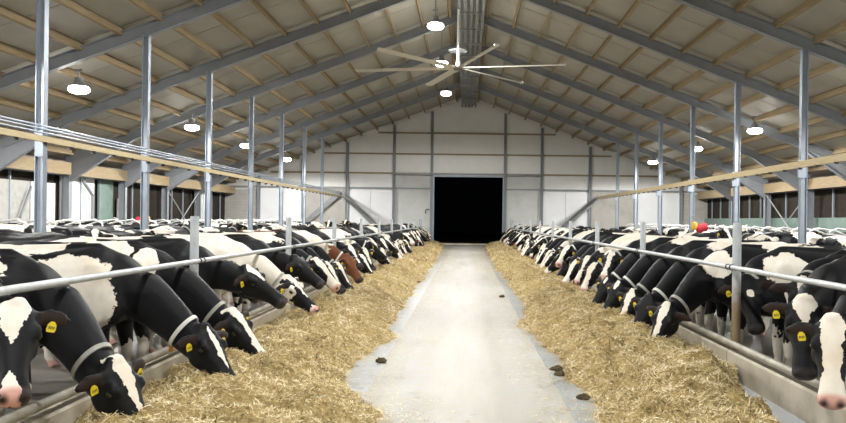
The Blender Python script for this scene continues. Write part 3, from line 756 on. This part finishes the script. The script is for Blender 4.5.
class Pose: pass
def press_z(x, z, press):      # a neck leaning against the rail is pushed down under it
    xr, zr, flat = press
    lim = zr + 1.0 * np.maximum(0, np.abs(x - xr) - flat)
    lim = np.where(np.abs(x - xr) < .32, lim, 9.0)
    return np.where(z > lim - .05, lim - .05 * np.exp(-np.maximum(0, z - lim + .05) / .05), z)
def make_pose(poll, d, hint, voxel, legs=True, droop=0.15, seed=0, press=None):
    """One continuous cow body in its own frame: +x forward, z up, withers near x = 0.15."""
    rnd = random.Random(seed)
    P = Pose()
    poll = Vector(poll); a = Vector(d).normalized(); u = Vector(hint); u = (u - a * u.dot(a)).normalized(); v = u.cross(a)
    P.poll, P.a, P.u, P.v = poll, a, u, v
    mb = MB()
    X, Y, Z = Vector((1, 0, 0)), Vector((0, 1, 0)), Vector((0, 0, 1))
    secs = [(-1.40, 1.08, 1.31, .07), (-1.36, .95, 1.355, .16), (-1.24, .82, 1.395, .235), (-1.08, .74, 1.415, .275), (-0.92, .68, 1.42, .295), (-0.72, .62, 1.405, .325),
            (-0.48, .575, 1.39, .36), (-0.22, .57, 1.385, .37), (0.0, .60, 1.40, .335), (0.16, .64, 1.42, .29), (0.30, .70, 1.40, .255), (0.42, .76, 1.33, .215), (0.52, .83, 1.23, .16), (0.57, .92, 1.12, .09)]
    rings = []
    for x, zb, zt, hw in secs:
        c = Vector((x, 0, (zb + zt) / 2))
        rings.append(ring(c, Y, Z, hw, (zt - zb) / 2, 24, 2.35, 0.16))
    mb.loft(rings)
    # spine, hooks, pins, shoulder, stifle
    mb.tube([(-1.36, 0, 1.33), (-1.0, 0, 1.395), (-0.5, 0, 1.375), (0.05, 0, 1.40), (0.2, 0, 1.405), (0.42, 0, 1.29)], 0.045, 8)
    for s in (-1, 1):
        mb.ellipsoid((-0.93, s * .25, 1.335), (.11, .075, .06)); mb.ellipsoid((-1.37, s * .13, 1.25), (.06, .05, .06))
        mb.ellipsoid((0.26, s * .205, 1.02), (.15, .075, .28)); mb.ellipsoid((0.40, s * .15, .90), (.12, .10, .16))
        mb.ellipsoid((-1.12, s * .19, .98), (.22, .10, .30))
    # neck
    N0 = Vector((0.30, 0, 1.10)); N3 = poll + a * 0.08 - u * 0.085
    dv = N3 - N0
    C = [N0, N0 + Vector((0.25, 0, 0.02 - droop * 0.0)) + dv * 0.08, N3 - dv.normalized() * 0.22 + Vector((0, 0, 0.03)), N3]
    P.neck = C
    rings = []; P.neckf = []
    m = 9
    for i in range(m + 1):
        s = i / m; p = bez(C, s); t = (bez(C, min(1, s + .02)) - bez(C, max(0, s - .02))).normalized()
        # side vector turns from body side to head side
        sv = (Y * (1 - s) + v * s); sv = (sv - t * sv.dot(t)).normalized(); up = t.cross(sv)
        hu = (0.185 * (1 - s) + 0.098 * s) * (1 - 0.12 * math.sin(math.pi * s)); hv = 0.285 * (1 - s) ** 1.3 + 0.145 * (1 - (1 - s) ** 1.3)
        rings.append(ring(p, sv, up, hu, hv, 18, 2.1)); P.neckf.append((p, sv, up, hu, hv, t))
    mb.loft(rings)
    # head: lofted along a, flat forehead on +u
    hs = [(-.04, .055, .075, .0), (.03, .098, .10, -.05), (.12, .126, .105, -.125), (.24, .136, .10, -.18), (.34, .130, .09, -.195), (.46, .106, .078, -.175), (.58, .086, .070, -.142),
          (.70, .077, .062, -.115), (.80, .083, .058, -.108), (.90, .095, .050, -.108), (.965, .090, .032, -.098), (1.0, .066, .010, -.08), (1.015, .03, -.02, -.055)]
    rings = []
    for t, hw, top, bot in hs:
        c = poll + a * (t * HL) + u * ((top + bot) / 2)
        rings.append(ring(c, v, u, hw, (top - bot) / 2, 18, 2.5 if t < .7 else 2.3, -0.06))
    mb.loft(rings)
    rotm = Matrix((v, a, u)).transposed()
    for s in (-1, 1):
        mb.ellipsoid(poll + a * (.30 * HL) + v * (s * .112) + u * .062, (.034, .052, .034), 8, 6, rotm)      # brow
        mb.ellipsoid(poll + a * (.30 * HL) + v * (s * .100) - u * .085, (.04, .11, .08), 8, 6, rotm)          # cheek
        mb.ellipsoid(poll + a * (.955 * HL) + v * (s * .054) + u * .016, (.034, .030, .028), 8, 6, rotm)      # nostril rim
    mb.ellipsoid(poll + a * (-.01 * HL) + u * .07, (.075, .05, .05), 8, 6, rotm)                              # poll
    # ears
    P.ear = []
    for s in (-1, 1):
        e0 = poll + a * (.10 * HL) + v * (s * .10) + u * (.035)
        ed = (v * s * 1.0 - a * (0.10 + rnd.uniform(-.1, .15)) - u * 0.12 - Z * 0.22).normalized()
        ew = (u * 0.35 + a * (-0.2) + Z * .8); ew = (ew - ed * ew.dot(ed)).normalized(); en = ed.cross(ew)
        rings = []
        for t, wd, th in ((-0.01, .028, .024), (.04, .045, .024), (.09, .062, .02), (.14, .060, .018), (.185, .04, .016), (.215, .014, .012)):
            rings.append(ring(e0 + ed * t, ew, en, wd, th, 12, 2))
        mb.loft(rings)
        fwd = en if en.dot(a + u * .5 - Z * .3) > 0 else -en
        P.ear.append((e0, ed, ew, fwd, s))
    # legs
    for s in (-1, 1):
        j = rnd.uniform(-.06, .06)
        mb.tube([(.20, s * .17, .86), (.14 + j * .3, s * .165, .66), (.17 + j, s * .15, .42), (.165 + j, s * .145, .36), (.16 + j, s * .14, .20), (.16 + j, s * .14, .115), (.20 + j, s * .14, .055), (.225 + j, s * .14, .0)],
                [.13, .085, .058, .056, .040, .050, .050, .060], 12)
        j = rnd.uniform(-.08, .08)
        mb.tube([(-1.08, s * .17, 1.0), (-0.98 + j * .2, s * .185, .78), (-1.16 + j * .6, s * .16, .58), (-1.27 + j, s * .15, .47), (-1.245 + j, s * .15, .38), (-1.20 + j, s * .15, .20), (-1.19 + j, s * .15, .115), (-1.15 + j, s * .15, .055), (-1.12 + j, s * .15, .0)],
                [.20, .155, .095, .058, .052, .042, .052, .050, .062], 12)
    mb.ellipsoid((-0.86, 0, .56), (.24, .17, .17), 12, 8)
    for q in (-1, 1):
        for s in (-1, 1): mb.tube([(-.86 + q * .08, s * .08, .46), (-.86 + q * .085, s * .085, .36)], .024, 6)
    mb.tube([(-1.36, 0, 1.34), (-1.45, 0, 1.27), (-1.47, .01, 1.0), (-1.46, .02, .75), (-1.45, .02, .55), (-1.45, .02, .36)], [.045, .036, .028, .028, .05, .024], 8)
    # unite into one surface
    me = mb.mesh('cow_body', None)
    o = bpy.data.objects.new('tmp', me); COL.objects.link(o)
    md = o.modifiers.new('r', 'REMESH'); md.mode = 'VOXEL'; md.voxel_size = voxel; md.use_smooth_shade = True
    md = o.modifiers.new('s', 'SMOOTH'); md.factor = 0.5; md.iterations = 3 if voxel < .024 else 2
    dg = bpy.context.evaluated_depsgraph_get()
    P.me = bpy.data.meshes.new_from_object(o.evaluated_get(dg))
    bpy.data.objects.remove(o); bpy.data.meshes.remove(me)
    P.me.shade_smooth()
    n = len(P.me.vertices); co = np.empty(n * 3, np.float32); P.me.vertices.foreach_get('co', co); P.co = co.reshape(-1, 3).astype(float)
    if press:
        P.co[:, 2] = press_z(P.co[:, 0], P.co[:, 2], press)
        P.me.vertices.foreach_set('co', P.co.astype(np.float32).ravel()); P.me.update()
    rel = P.co - np.array(poll)
    P.h = np.stack([rel @ np.array(a) / HL, rel @ np.array(u), rel @ np.array(v)], 1)
    P.inhead = (P.h[:, 0] > -.12) & (P.h[:, 0] < 1.1) & (np.abs(P.h[:, 1]) < .22) & (np.abs(P.h[:, 2]) < .17)
    # child meshes
    p, sv, up, hu, hv, t = P.neckf[7]
    rg = [ring(p + t * dx, sv, up, hu + .008 + ex, hv + .010 + ex, 24, 2.1) for dx, ex in ((-.017, .0), (.017, .0), (.017, -.012), (-.017, -.012))]
    nr = 24; cv = [q for r_ in rg for q in r_]; cf = []
    if press: cv = [Vector((q.x, q.y, float(press_z(q.x, q.z, press)) + .004)) for q in cv]
    for i in range(4):
        for k in range(nr): cf.append((i * nr + k, i * nr + (k + 1) % nr, ((i + 1) % 4) * nr + (k + 1) % nr, ((i + 1) % 4) * nr + k))
    P.collar = {}
    for nm in ('collar_grey', 'collar_white'): P.collar[nm] = MB().add(cv, cf).mesh('collar', nm, True)
    q = p - up * (hv + .03) if up.z > 0 else p + up * (hv + .03)
    P.trans = MB().box(-.018, .018, -.014, .014, -.034, .03).mesh('transponder', 'transponder'); P.trans_at = q
    em = MB()
    P.eyes = []
    for s in (-1, 1):
        P.eyes.append(MB().ellipsoid(poll + a * (.315 * HL) + v * (s * .126) + u * .026, (.020, .030, .023), 10, 8, rotm).mesh('eye', 'eye', 'all'))
    P.tags = []
    for e0, ed, ew, fwd, s in P.ear:
        c = e0 + ed * .105 + fwd * .032 - ew * .02
        q = [c + ed * x + ew * z for x, z in ((-.022, -.055), (.022, -.055), (.027, -.040), (.024, -.008), (.010, .009), (-.010, .009), (-.024, -.008), (-.027, -.040))]
        tm = MB().add([w_ + fwd * .004 for w_ in q] + [w_ - fwd * .002 for w_ in q], [tuple(range(8)), tuple(range(15, 7, -1))] + [(i, 8 + i, 8 + (i + 1) % 8, (i + 1) % 8) for i in range(8)]).mesh('ear_tag', 'tag')
        ink = MB()
        for k in range(4):
            x0 = -.017 + k * .0095; cc = c + fwd * .006 + ed * x0 - ew * .036
            ink.add([cc, cc + ed * .005, cc + ed * .005 + ew * .018, cc + ew * .018], [(0, 1, 2, 3)])
        P.tags.append((tm, ink.mesh('tag_number', 'tag_ink')))
    return P

def paint(P, marks, base=-1.0):
    """Copy of the pose's mesh with its coat: marks are ellipsoids of white (w) or dark (k) hair."""
    me = P.me.copy(); n = len(P.co)
    F = np.full(n, float(base))
    for m in marks:
        kind, sp = m[0][0], m[0][1]
        if sp == 'b': q = (P.co - np.array(m[1])) / np.array(m[2]); ok = np.ones(n, bool)
        elif sp == 'h': q = (P.h - np.array(m[1])) / np.array(m[2]); ok = P.inhead
        elif sp == 'n':
            c = np.array(bez(P.neck, m[1])); q = (P.co - c) / np.array(m[2]); ok = np.ones(n, bool)
        if sp == 't':                                   # tapered stripe down the face: (t, half width) stations, sideways shift, lowest u
            ts, ws = zip(*m[1]); w_ = np.interp(P.h[:, 0], ts, ws)
            val = np.minimum((w_ - np.abs(P.h[:, 2] - m[2])) / .035, (P.h[:, 1] - m[3]) / .05)
            val = np.minimum(val, np.minimum((P.h[:, 0] - ts[0]) / .06, (ts[-1] - P.h[:, 0]) / .06))
            val = np.clip(val, -1, 1); ok = P.inhead
        else: val = np.clip((1 - np.linalg.norm(q, axis=1)) * 1.6, -1, 1)
        if kind == 'w': F = np.where(ok, np.maximum(F, val), F)
        else: F = np.where(ok, np.minimum(F, -val), F)
    at_ = me.attributes.new('white', 'FLOAT', 'POINT'); at_.data.foreach_set('value', F.astype(np.float32))
    mz = np.where(P.inhead, np.clip((P.h[:, 0] - .865) / .05, 0, 1), 0)
    hoof = np.clip((.085 - P.co[:, 2]) / .02, 0, 1)
    at_ = me.attributes.new('muzzle', 'FLOAT', 'POINT'); at_.data.foreach_set('value', np.maximum(mz, hoof).astype(np.float32))
    at_ = me.attributes.new('wobble', 'FLOAT', 'POINT'); at_.data.foreach_set('value', np.where(P.inhead, 0.25, 1.0).astype(np.float32))
    ei = np.zeros(n)
    for s_ in (-1, 1):
        ei = np.maximum(ei, np.where(P.inhead, np.clip(1.6 - np.linalg.norm((P.h - np.array((.975, .012, s_ * .05))) / np.array((.05, .03, .024)), axis=1), 0, 1), 0))
    for e0, ed, ew, fwd, s in P.ear:
        r_ = P.co - np.array(e0); L = r_ @ np.array(ed); Wd = np.abs(r_ @ np.array(ew)); dn = r_ @ np.array(fwd)
        ei = np.maximum(ei, np.where((L > .03) & (L < .19) & (dn > .004) & (dn < .05) & (Wd < .04), 1.0, 0.0))
    at_ = me.attributes.new('ear_in', 'FLOAT', 'POINT'); at_.data.foreach_set('value', ei.astype(np.float32))
    return me

LEGW = [('wb', (0.17, 0, .12), (.4, .5, .38)), ('wb', (-1.2, 0, .12), (.4, .5, .40)), ('wb', (-.6, 0, .50), (.6, .25, .16))]
BLAZE = [('wt', [(-.08, .045), (.12, .062), (.35, .036), (.75, .016), (.82, .01)], 0.0, -.02)]
STAR = [('wt', [(-.02, .02), (.10, .062), (.22, .050), (.42, .008)], 0.004, 0.0)]
WFACE = [('wt', [(-.10, .05), (.12, .080), (.32, .066), (.60, .058), (.82, .095), (1.1, .11)], -0.006, -.07)]
STRIPE = [('wt', [(-.10, .05), (.10, .060), (.35, .034), (.70, .040), (.86, .06), (1.05, .07)], 0.006, -.04)]
NARROW = [('wt', [(.04, .012), (.20, .034), (.40, .026), (.72, .008)], 0.0, 0.0)]
SNIP = [('wt', [(.74, .02), (.86, .055), (1.05, .06)], 0.012, -.06)]

def place_cow(P, me, X, y, rz, scale, label, group, collar='collar_grey', tags=(True, True), mat='coat', trans=False, z=-0.12):
    o = bpy.data.objects.new('dairy_cow', me); COL.objects.link(o)
    if len(me.materials) == 0: me.materials.append(M[mat])
    o.location = (X, y, z); o.rotation_euler = (0, 0, rz); o.scale = (scale,) * 3
    tag(o, label, 'cow', group)
    if collar: link('collar', P.collar[collar], o)
    if trans: link('transponder', P.trans, o, P.trans_at)
    for e_ in P.eyes: link('eye', e_, o)
    for on, (tm, ink) in zip(tags, P.tags):
        if on:
            t_ = link('ear_tag', tm, o); link('tag_number', ink, t_)
    return o

def to_local(pt, X, y, rz, sc):
    p = Vector(pt) - Vector((X, y, -0.12)); p.rotate(Matrix.Rotation(-rz, 3, 'Z')); return p / sc
def dir_local(d, rz):
    d = Vector(d); d.rotate(Matrix.Rotation(-rz, 3, 'Z')); return d

COWS_OUT = []
def hero(sgn, by, poll, d, hint, marks, label, base=-1, yaw=0.0, sc=1.08, bx=3.70, voxel=None, **kw):
    voxel = voxel or (0.018 if by < 9 else 0.022)
    rz = (0.0 if sgn < 0 else math.pi) + R(yaw)
    X = sgn * bx
    P = make_pose(to_local(poll, X, by, rz, sc), dir_local(d, rz), dir_local(hint, rz), voxel, seed=int(by * 10),
                  press=((bx - XP + 0.075) / sc, (RAIL_Z + 0.12 - 0.036) / sc, .06))
    me = paint(P, marks, base)
    return place_cow(P, me, X, by, rz, sc, label, 'cows at the %s feed barrier' % ('left' if sgn < 0 else 'right'), **kw)

# ---- left row, near to far (body y, poll, head direction, forehead direction)
hero(-1, 5.10, (-2.90, 4.95, 1.08), (.20, -.34, -.48), (.55, -.8, .25), LEGW + [*[('wt', [(-.08, .085), (.08, .09), (.28, .05), (.46, .01)], -.012, -.01)], ('wt', [(.74, .015), (.9, .06), (1.05, .06)], -.02, -.05), ('wb', (-.1, -.3, 1.15), (.55, .25, .17)), ('wb', (-.9, -.2, 1.2), (.3, .3, .3))],
     'black cow with white forehead and snip, head up at left photo edge', collar=None)
hero(-1, 5.90, (-2.54, 5.50, .62), (.40, -.12, -.58), (.8, -.35, .6), LEGW + [*BLAZE, ('wb', (-.25, -.28, 1.3), (.5, .3, .15)), ('wb', (-.9, .1, 1.42), (.35, .3, .15))],
     'black cow with short white blaze, head lowest at the bottom left corner', yaw=-4)
hero(-1, 7.30, (-2.46, 7.15, .62), (.42, -.22, -.50), (.7, -.35, .6), LEGW + [*NARROW, ('wb', (.05, -.30, 1.22), (.34, .25, .16)), ('wb', (.30, -.22, 1.0), (.16, .25, .28)), ('wb', (-.55, 0, 1.42), (.5, .35, .10))],
     'black cow with narrow white blaze and yellow tag eating left of the white-muzzled one', trans=True, collar='collar_white')
hero(-1, 8.18, (-2.48, 8.05, .66), (.46, -.05, -.52), (.75, -.35, .55), LEGW + [*STRIPE, ('wb', (.35, -.2, 1.2), (.10, .2, .22)), ('wb', (-.1, 0, 1.35), (.30, .5, .10))],
     'black cow with long white face stripe to a pink muzzle, eating beside first left post')
hero(-1, 9.42, (-2.72, 9.40, 1.02), (.62, -.02, -.42), (.35, -.25, .85), LEGW + [*STAR, ('wb', (-.35, -.3, 1.25), (.14, .3, .2)), ('wb', (-1.0, 0, 1.3), (.3, .3, .2))],
     'black cow with raised head, small white star and number tag chewing', trans=False, collar=None)
hero(-1, 11.05, (-2.60, 11.1, .78), (.58, -.10, -.50), (.5, -.3, .7), [('kh', (.55, .0, .0), (.42, .14, .13)), *NARROW, ('kb', (-1.0, .2, 1.3), (.3, .3, .3)), ('kh', (.1, .0, -.10), (.12, .2, .05))],
     'white-necked cow with dark cheeks eating in the left row', base=0.8)
hero(-1, 10.25, (-3.25, 10.3, 1.02), (.62, .05, -.50), (.4, -.3, .8), LEGW + [('wb', (-.4, 0, 1.38), (.4, .5, .12))],
     'mostly black cow standing back behind the chewing cow with star', bx=4.25)
hero(-1, 12.15, (-2.75, 12.2, 1.02), (.58, -.10, -.42), (.4, -.3, .8), LEGW + [('wb', (-.5, 0, 1.3), (.45, .6, .25))],
     'black-faced cow with raised head just before the second left post', collar=None)
hero(-1, 13.48, (-2.66, 13.46, .92), (.56, -.12, -.52), (.4, -.3, .8), LEGW + WFACE + [('wb', (-.2, 0, 1.4), (.8, .5, .2))],
     'white-faced cow with black cheeks behind the raised black head, left row')
hero(-1, 14.45, (-2.64, 14.4, .80), (.52, -.3, -.60), (.5, -.5, .6), LEGW + BLAZE + [('wb', (-.4, 0, 1.4), (.5, .5, .2))],
     'black cow with white blaze next before the red and white cow', )
hero(-1, 16.6, (-2.60, 16.6, .86), (.42, -.18, -.55), (.5, -.4, .7), [('kn', .8, (.32, .28, .32)), ('kh', (.5, 0, 0), (.8, .3, .3)), ('kb', (-.5, 0, 1.4), (.28, .4, .16)), ('kb', (-1.1, 0, 1.1), (.3, .5, .3))],
     'red-brown and white cow eating in the left row', base=0.8, mat='coat_red', collar='collar_white')

# ---- right row
hero(1, 6.15, (2.80, 5.86, .95), (-.14, -.30, -.60), (-.40, -.88, .32), LEGW + [*WFACE, ('wb', (-.6, 0, 1.3), (.3, .5, .3))],
     'white-faced cow with pink muzzle at right photo edge', yaw=6, collar=None)
hero(1, 6.98, (2.86, 6.50, 1.04), (-.10, -.27, -.62), (-.32, -.90, .30), LEGW + [('wt', [(-.06, .085), (.06, .085), (.22, .052), (.40, .006)], 0.0, 0.0), ('wb', (-.35, .3, 1.15), (.22, .3, .45)), ('wb', (-1.1, 0, 1.2), (.3, .5, .4))],
     'black-faced cow with white star, head hanging beside the white-faced cow', yaw=5, collar=None)
hero(1, 8.05, (3.38, 7.72, 1.13), (-.05, -.30, -.62), (-.30, -.90, .25), LEGW + [*STAR, ('wb', (-.55, .2, 1.2), (.25, .5, .35))],
     'black cow with small white forehead mark behind the rail, right of first post', bx=4.15, yaw=4, tags=(False, False))
hero(1, 9.08, (3.25, 8.95, 1.03), (.02, -.36, -.55), (-.25, -.90, .28), LEGW + [('wb', (.22, .27, 1.22), (.26, .24, .20)), ('wb', (.20, .25, .98), (.09, .2, .18)), ('wh', (.32, .1, .02), (.07, .05, .04))],
     'black cow with big white shoulder patch standing left of first right post', bx=3.95, tags=(True, False))
hero(1, 9.95, (2.56, 9.62, .63), (-.28, -.20, -.50), (-.6, -.65, .4), LEGW + [('wb', (.45, .12, 1.22), (.22, .25, .17)), *BLAZE, ('wb', (-.45, 0, 1.42), (.35, .5, .14))],
     'black cow with white blaze, nearest of those eating in the right row', tags=(True, False))
hero(1, 10.8, (2.56, 10.55, .64), (-.30, -.18, -.50), (-.6, -.6, .4), LEGW + [('wb', (-.3, 0, 1.42), (.6, .5, .16))],
     'black-headed cow with bright white collar eating in the right row', collar='collar_white', tags=(True, True))
hero(1, 11.75, (2.56, 11.55, .62), (-.30, -.2, -.50), (-.6, -.6, .4), LEGW + [('wt', [(-.05, .03), (.10, .065), (.35, .05), (.65, .035), (.8, .01)], 0.0, -.02), ('wb', (-.6, 0, 1.42), (.5, .5, .25))],
     'black cow with broad white blaze eating beyond the white-collared cow', )
hero(1, 12.75, (2.58, 12.65, .66), (-.36, -.15, -.50), (-.6, -.5, .5), LEGW + [('wh', (.10, .11, 0), (.12, .06, .04)), ('wb', (-.2, 0, 1.45), (.5, .5, .16))],
     'black cow with tiny white star and pale collar, right row near second post', collar='collar_white')
hero(1, 13.75, (2.58, 13.65, .66), (-.36, -.15, -.50), (-.6, -.5, .5), LEGW + [('wh', (.12, .11, 0), (.10, .06, .03)), ('wb', (-.7, 0, 1.42), (.6, .5, .25))],
     'all-black-faced cow with muzzle buried in feed past second right post', tags=(True, True), collar='collar_white')
hero(1, 14.8, (2.80, 14.65, 1.05), (-.26, -.42, -.42), (-.35, -.7, .6), LEGW + [*STRIPE, ('wb', (-.3, .1, 1.4), (.6, .5, .2))],
     'cow with raised head and full white blaze above the eating cows, right row', )

# ---- further cows of the two rows: a few poses and coats, shared meshes
GEN_POSES = [((1.02, .06, .80), (.42, .16, -.56), (.6, .45, .5)), ((1.00, .12, .84), (.34, .30, -.56), (.5, .6, .4)), ((1.05, .04, .76), (.48, .10, -.52), (.6, .3, .6)),
             ((.95, .06, 1.04), (.58, .15, -.44), (.4, .2, .85)), ((.93, .14, 1.02), (.40, .40, -.46), (.4, .5, .7)), ((.98, .10, .92), (.36, .28, -.58), (.4, .6, .5))]
GEN_POSES += [tuple((a_, -b_, c_) for a_, b_, c_ in gp_) for gp_ in GEN_POSES]     # heads of the left row turn the other way
poses = [make_pose(p, d, h, 0.030, seed=i, press=((3.72 - XP + 0.075) / 1.08, (RAIL_Z + 0.12 - 0.05) / 1.08, .11)) for i, (p, d, h) in enumerate(GEN_POSES)]
def rand_marks(rn, pd=.58):
    dark_base = rn.random() < pd
    mk = []
    if dark_base:
        for k in range(rn.randint(1, 3)):
            mk.append(('wb', (rn.uniform(-1.2, .3), rn.uniform(-.25, .25), rn.uniform(1.1, 1.42)), (rn.uniform(.15, .45), rn.uniform(.25, .6), rn.uniform(.12, .3))))
        mk += LEGW
    else:
        for k in range(rn.randint(2, 4)):
            mk.append(('kb', (rn.uniform(-1.3, .3), rn.uniform(-.3, .3), rn.uniform(.9, 1.4)), (rn.uniform(.2, .4), rn.uniform(.25, .5), rn.uniform(.2, .4))))
        mk += [('kh', (.4, 0, 0), (.8, .3, .3)), ('kn', .8, (.25, .25, .25))]
    mk += rn.choice([BLAZE, WFACE, WFACE, STRIPE, STRIPE, BLAZE])
    face = 'white-faced' if WFACE[0] in mk else ('white-striped' if STRIPE[0] in mk else 'white-blazed')
    return mk, (-1.0 if dark_base else 0.8), ('mostly black' if dark_base else 'mostly white') + ' ' + face
variants = {1: [], -1: []}
rn = random.Random(11)
for n_, P in enumerate(poses):
    for k in range(3):
        mk, base, desc = rand_marks(rn); variants[1 if n_ < 6 else -1].append((P, paint(P, mk, base), desc))
def gen_row(sgn, y_start, n0):
    side = 'left' if sgn < 0 else 'right'
    y = y_start; i = n0
    while y < Y1 - 1.3:
        for p_ in POST_Y:
            if -.32 < y - p_ < .32: y = p_ + .32
        P, me, desc = rn.choice(variants[sgn if rn.random() < .85 else -sgn])
        place_cow(P, me, sgn * (3.72 + rn.uniform(-.03, .03)), y, (0 if sgn < 0 else math.pi) + R(rn.uniform(-3, 3)), 1.08 + rn.uniform(-.025, .008),
                  '%s cow, %s from the camera in the %s feed row' % (desc, ordinal(i), side), 'cows at the %s feed barrier' % side,
                  collar=rn.choice(['collar_grey', 'collar_white', None, None]), tags=(rn.random() < .6, rn.random() < .5))
        y += rn.uniform(.90, 1.06); i += 1
gen_row(-1, 17.75, 12)
gen_row(1, 15.85, 10)
# one cow fills the gap between the blazed and the red cow
P, me, desc = variants[-1][2]
place_cow(P, me, -3.72, 15.45, R(2), 1.08, desc + ' cow right before the red and white cow, left row', 'cows at the left feed barrier')

# ---- cows standing behind, in the cubicles and alleys
SP = [((.72, 0, 1.48), (.80, 0, -.55), (.4, 0, .9)), ((.78, .22, 1.36), (.72, .45, -.5), (.4, .2, .9)), ((.92, 0, 1.15), (.75, 0, -.6), (.5, 0, .8))]
sposes = [make_pose(p, d, h, 0.034, seed=50 + i) for i, (p, d, h) in enumerate(SP)]
svar = []
for P in sposes:
    for k in range(4):
        mk, base, desc = rand_marks(rn, .8); svar.append((P, paint(P, mk, base), desc))
for sgn in (-1, 1):
    side = 'left' if sgn < 0 else 'right'
    for row, x0, y_a, y_b, step, prob in (('first', 10.75, 15.24, Y1 - 2, 1.28, .78), ('alley', 7.0, 11.5, Y1 - 2, 3.55, .9), ('outer', 13.95, 18.0, Y1 - 2, 1.5, .6)):
        y = y_a; i = 0
        while y < y_b:
            if rn.random() < prob and not (row == 'outer' and sgn < 0 and abs(y - 34) < 1.3):
                P, me, desc = rn.choice(svar)
                if row == 'first': rz = (math.pi if sgn < 0 else 0) + R(rn.uniform(-5, 5)); yy = y
                elif row == 'outer': rz = (0 if sgn < 0 else math.pi) + R(rn.uniform(-4, 4)); yy = y
                else: rz = R(rn.choice([90, -90]) + rn.uniform(-12, 12)); yy = y
                wh = {'first': 'in the %s cubicle row', 'alley': 'in the alley behind the %s feeders', 'outer': 'along the %s side wall'}[row] % side
                place_cow(P, me, sgn * x0 + rn.uniform(-.1, .1), yy, rz, 1.08 + rn.uniform(-.03, .04), '%s cow %s, %s from the camera' % (desc, wh, ordinal(i)), 'cows standing behind the %s feed row' % side, tags=(True, rn.random() < .5))
                i += 1
            y += step

# unused source meshes
for me_ in list(bpy.data.meshes):
    if me_.users == 0: bpy.data.meshes.remove(me_)
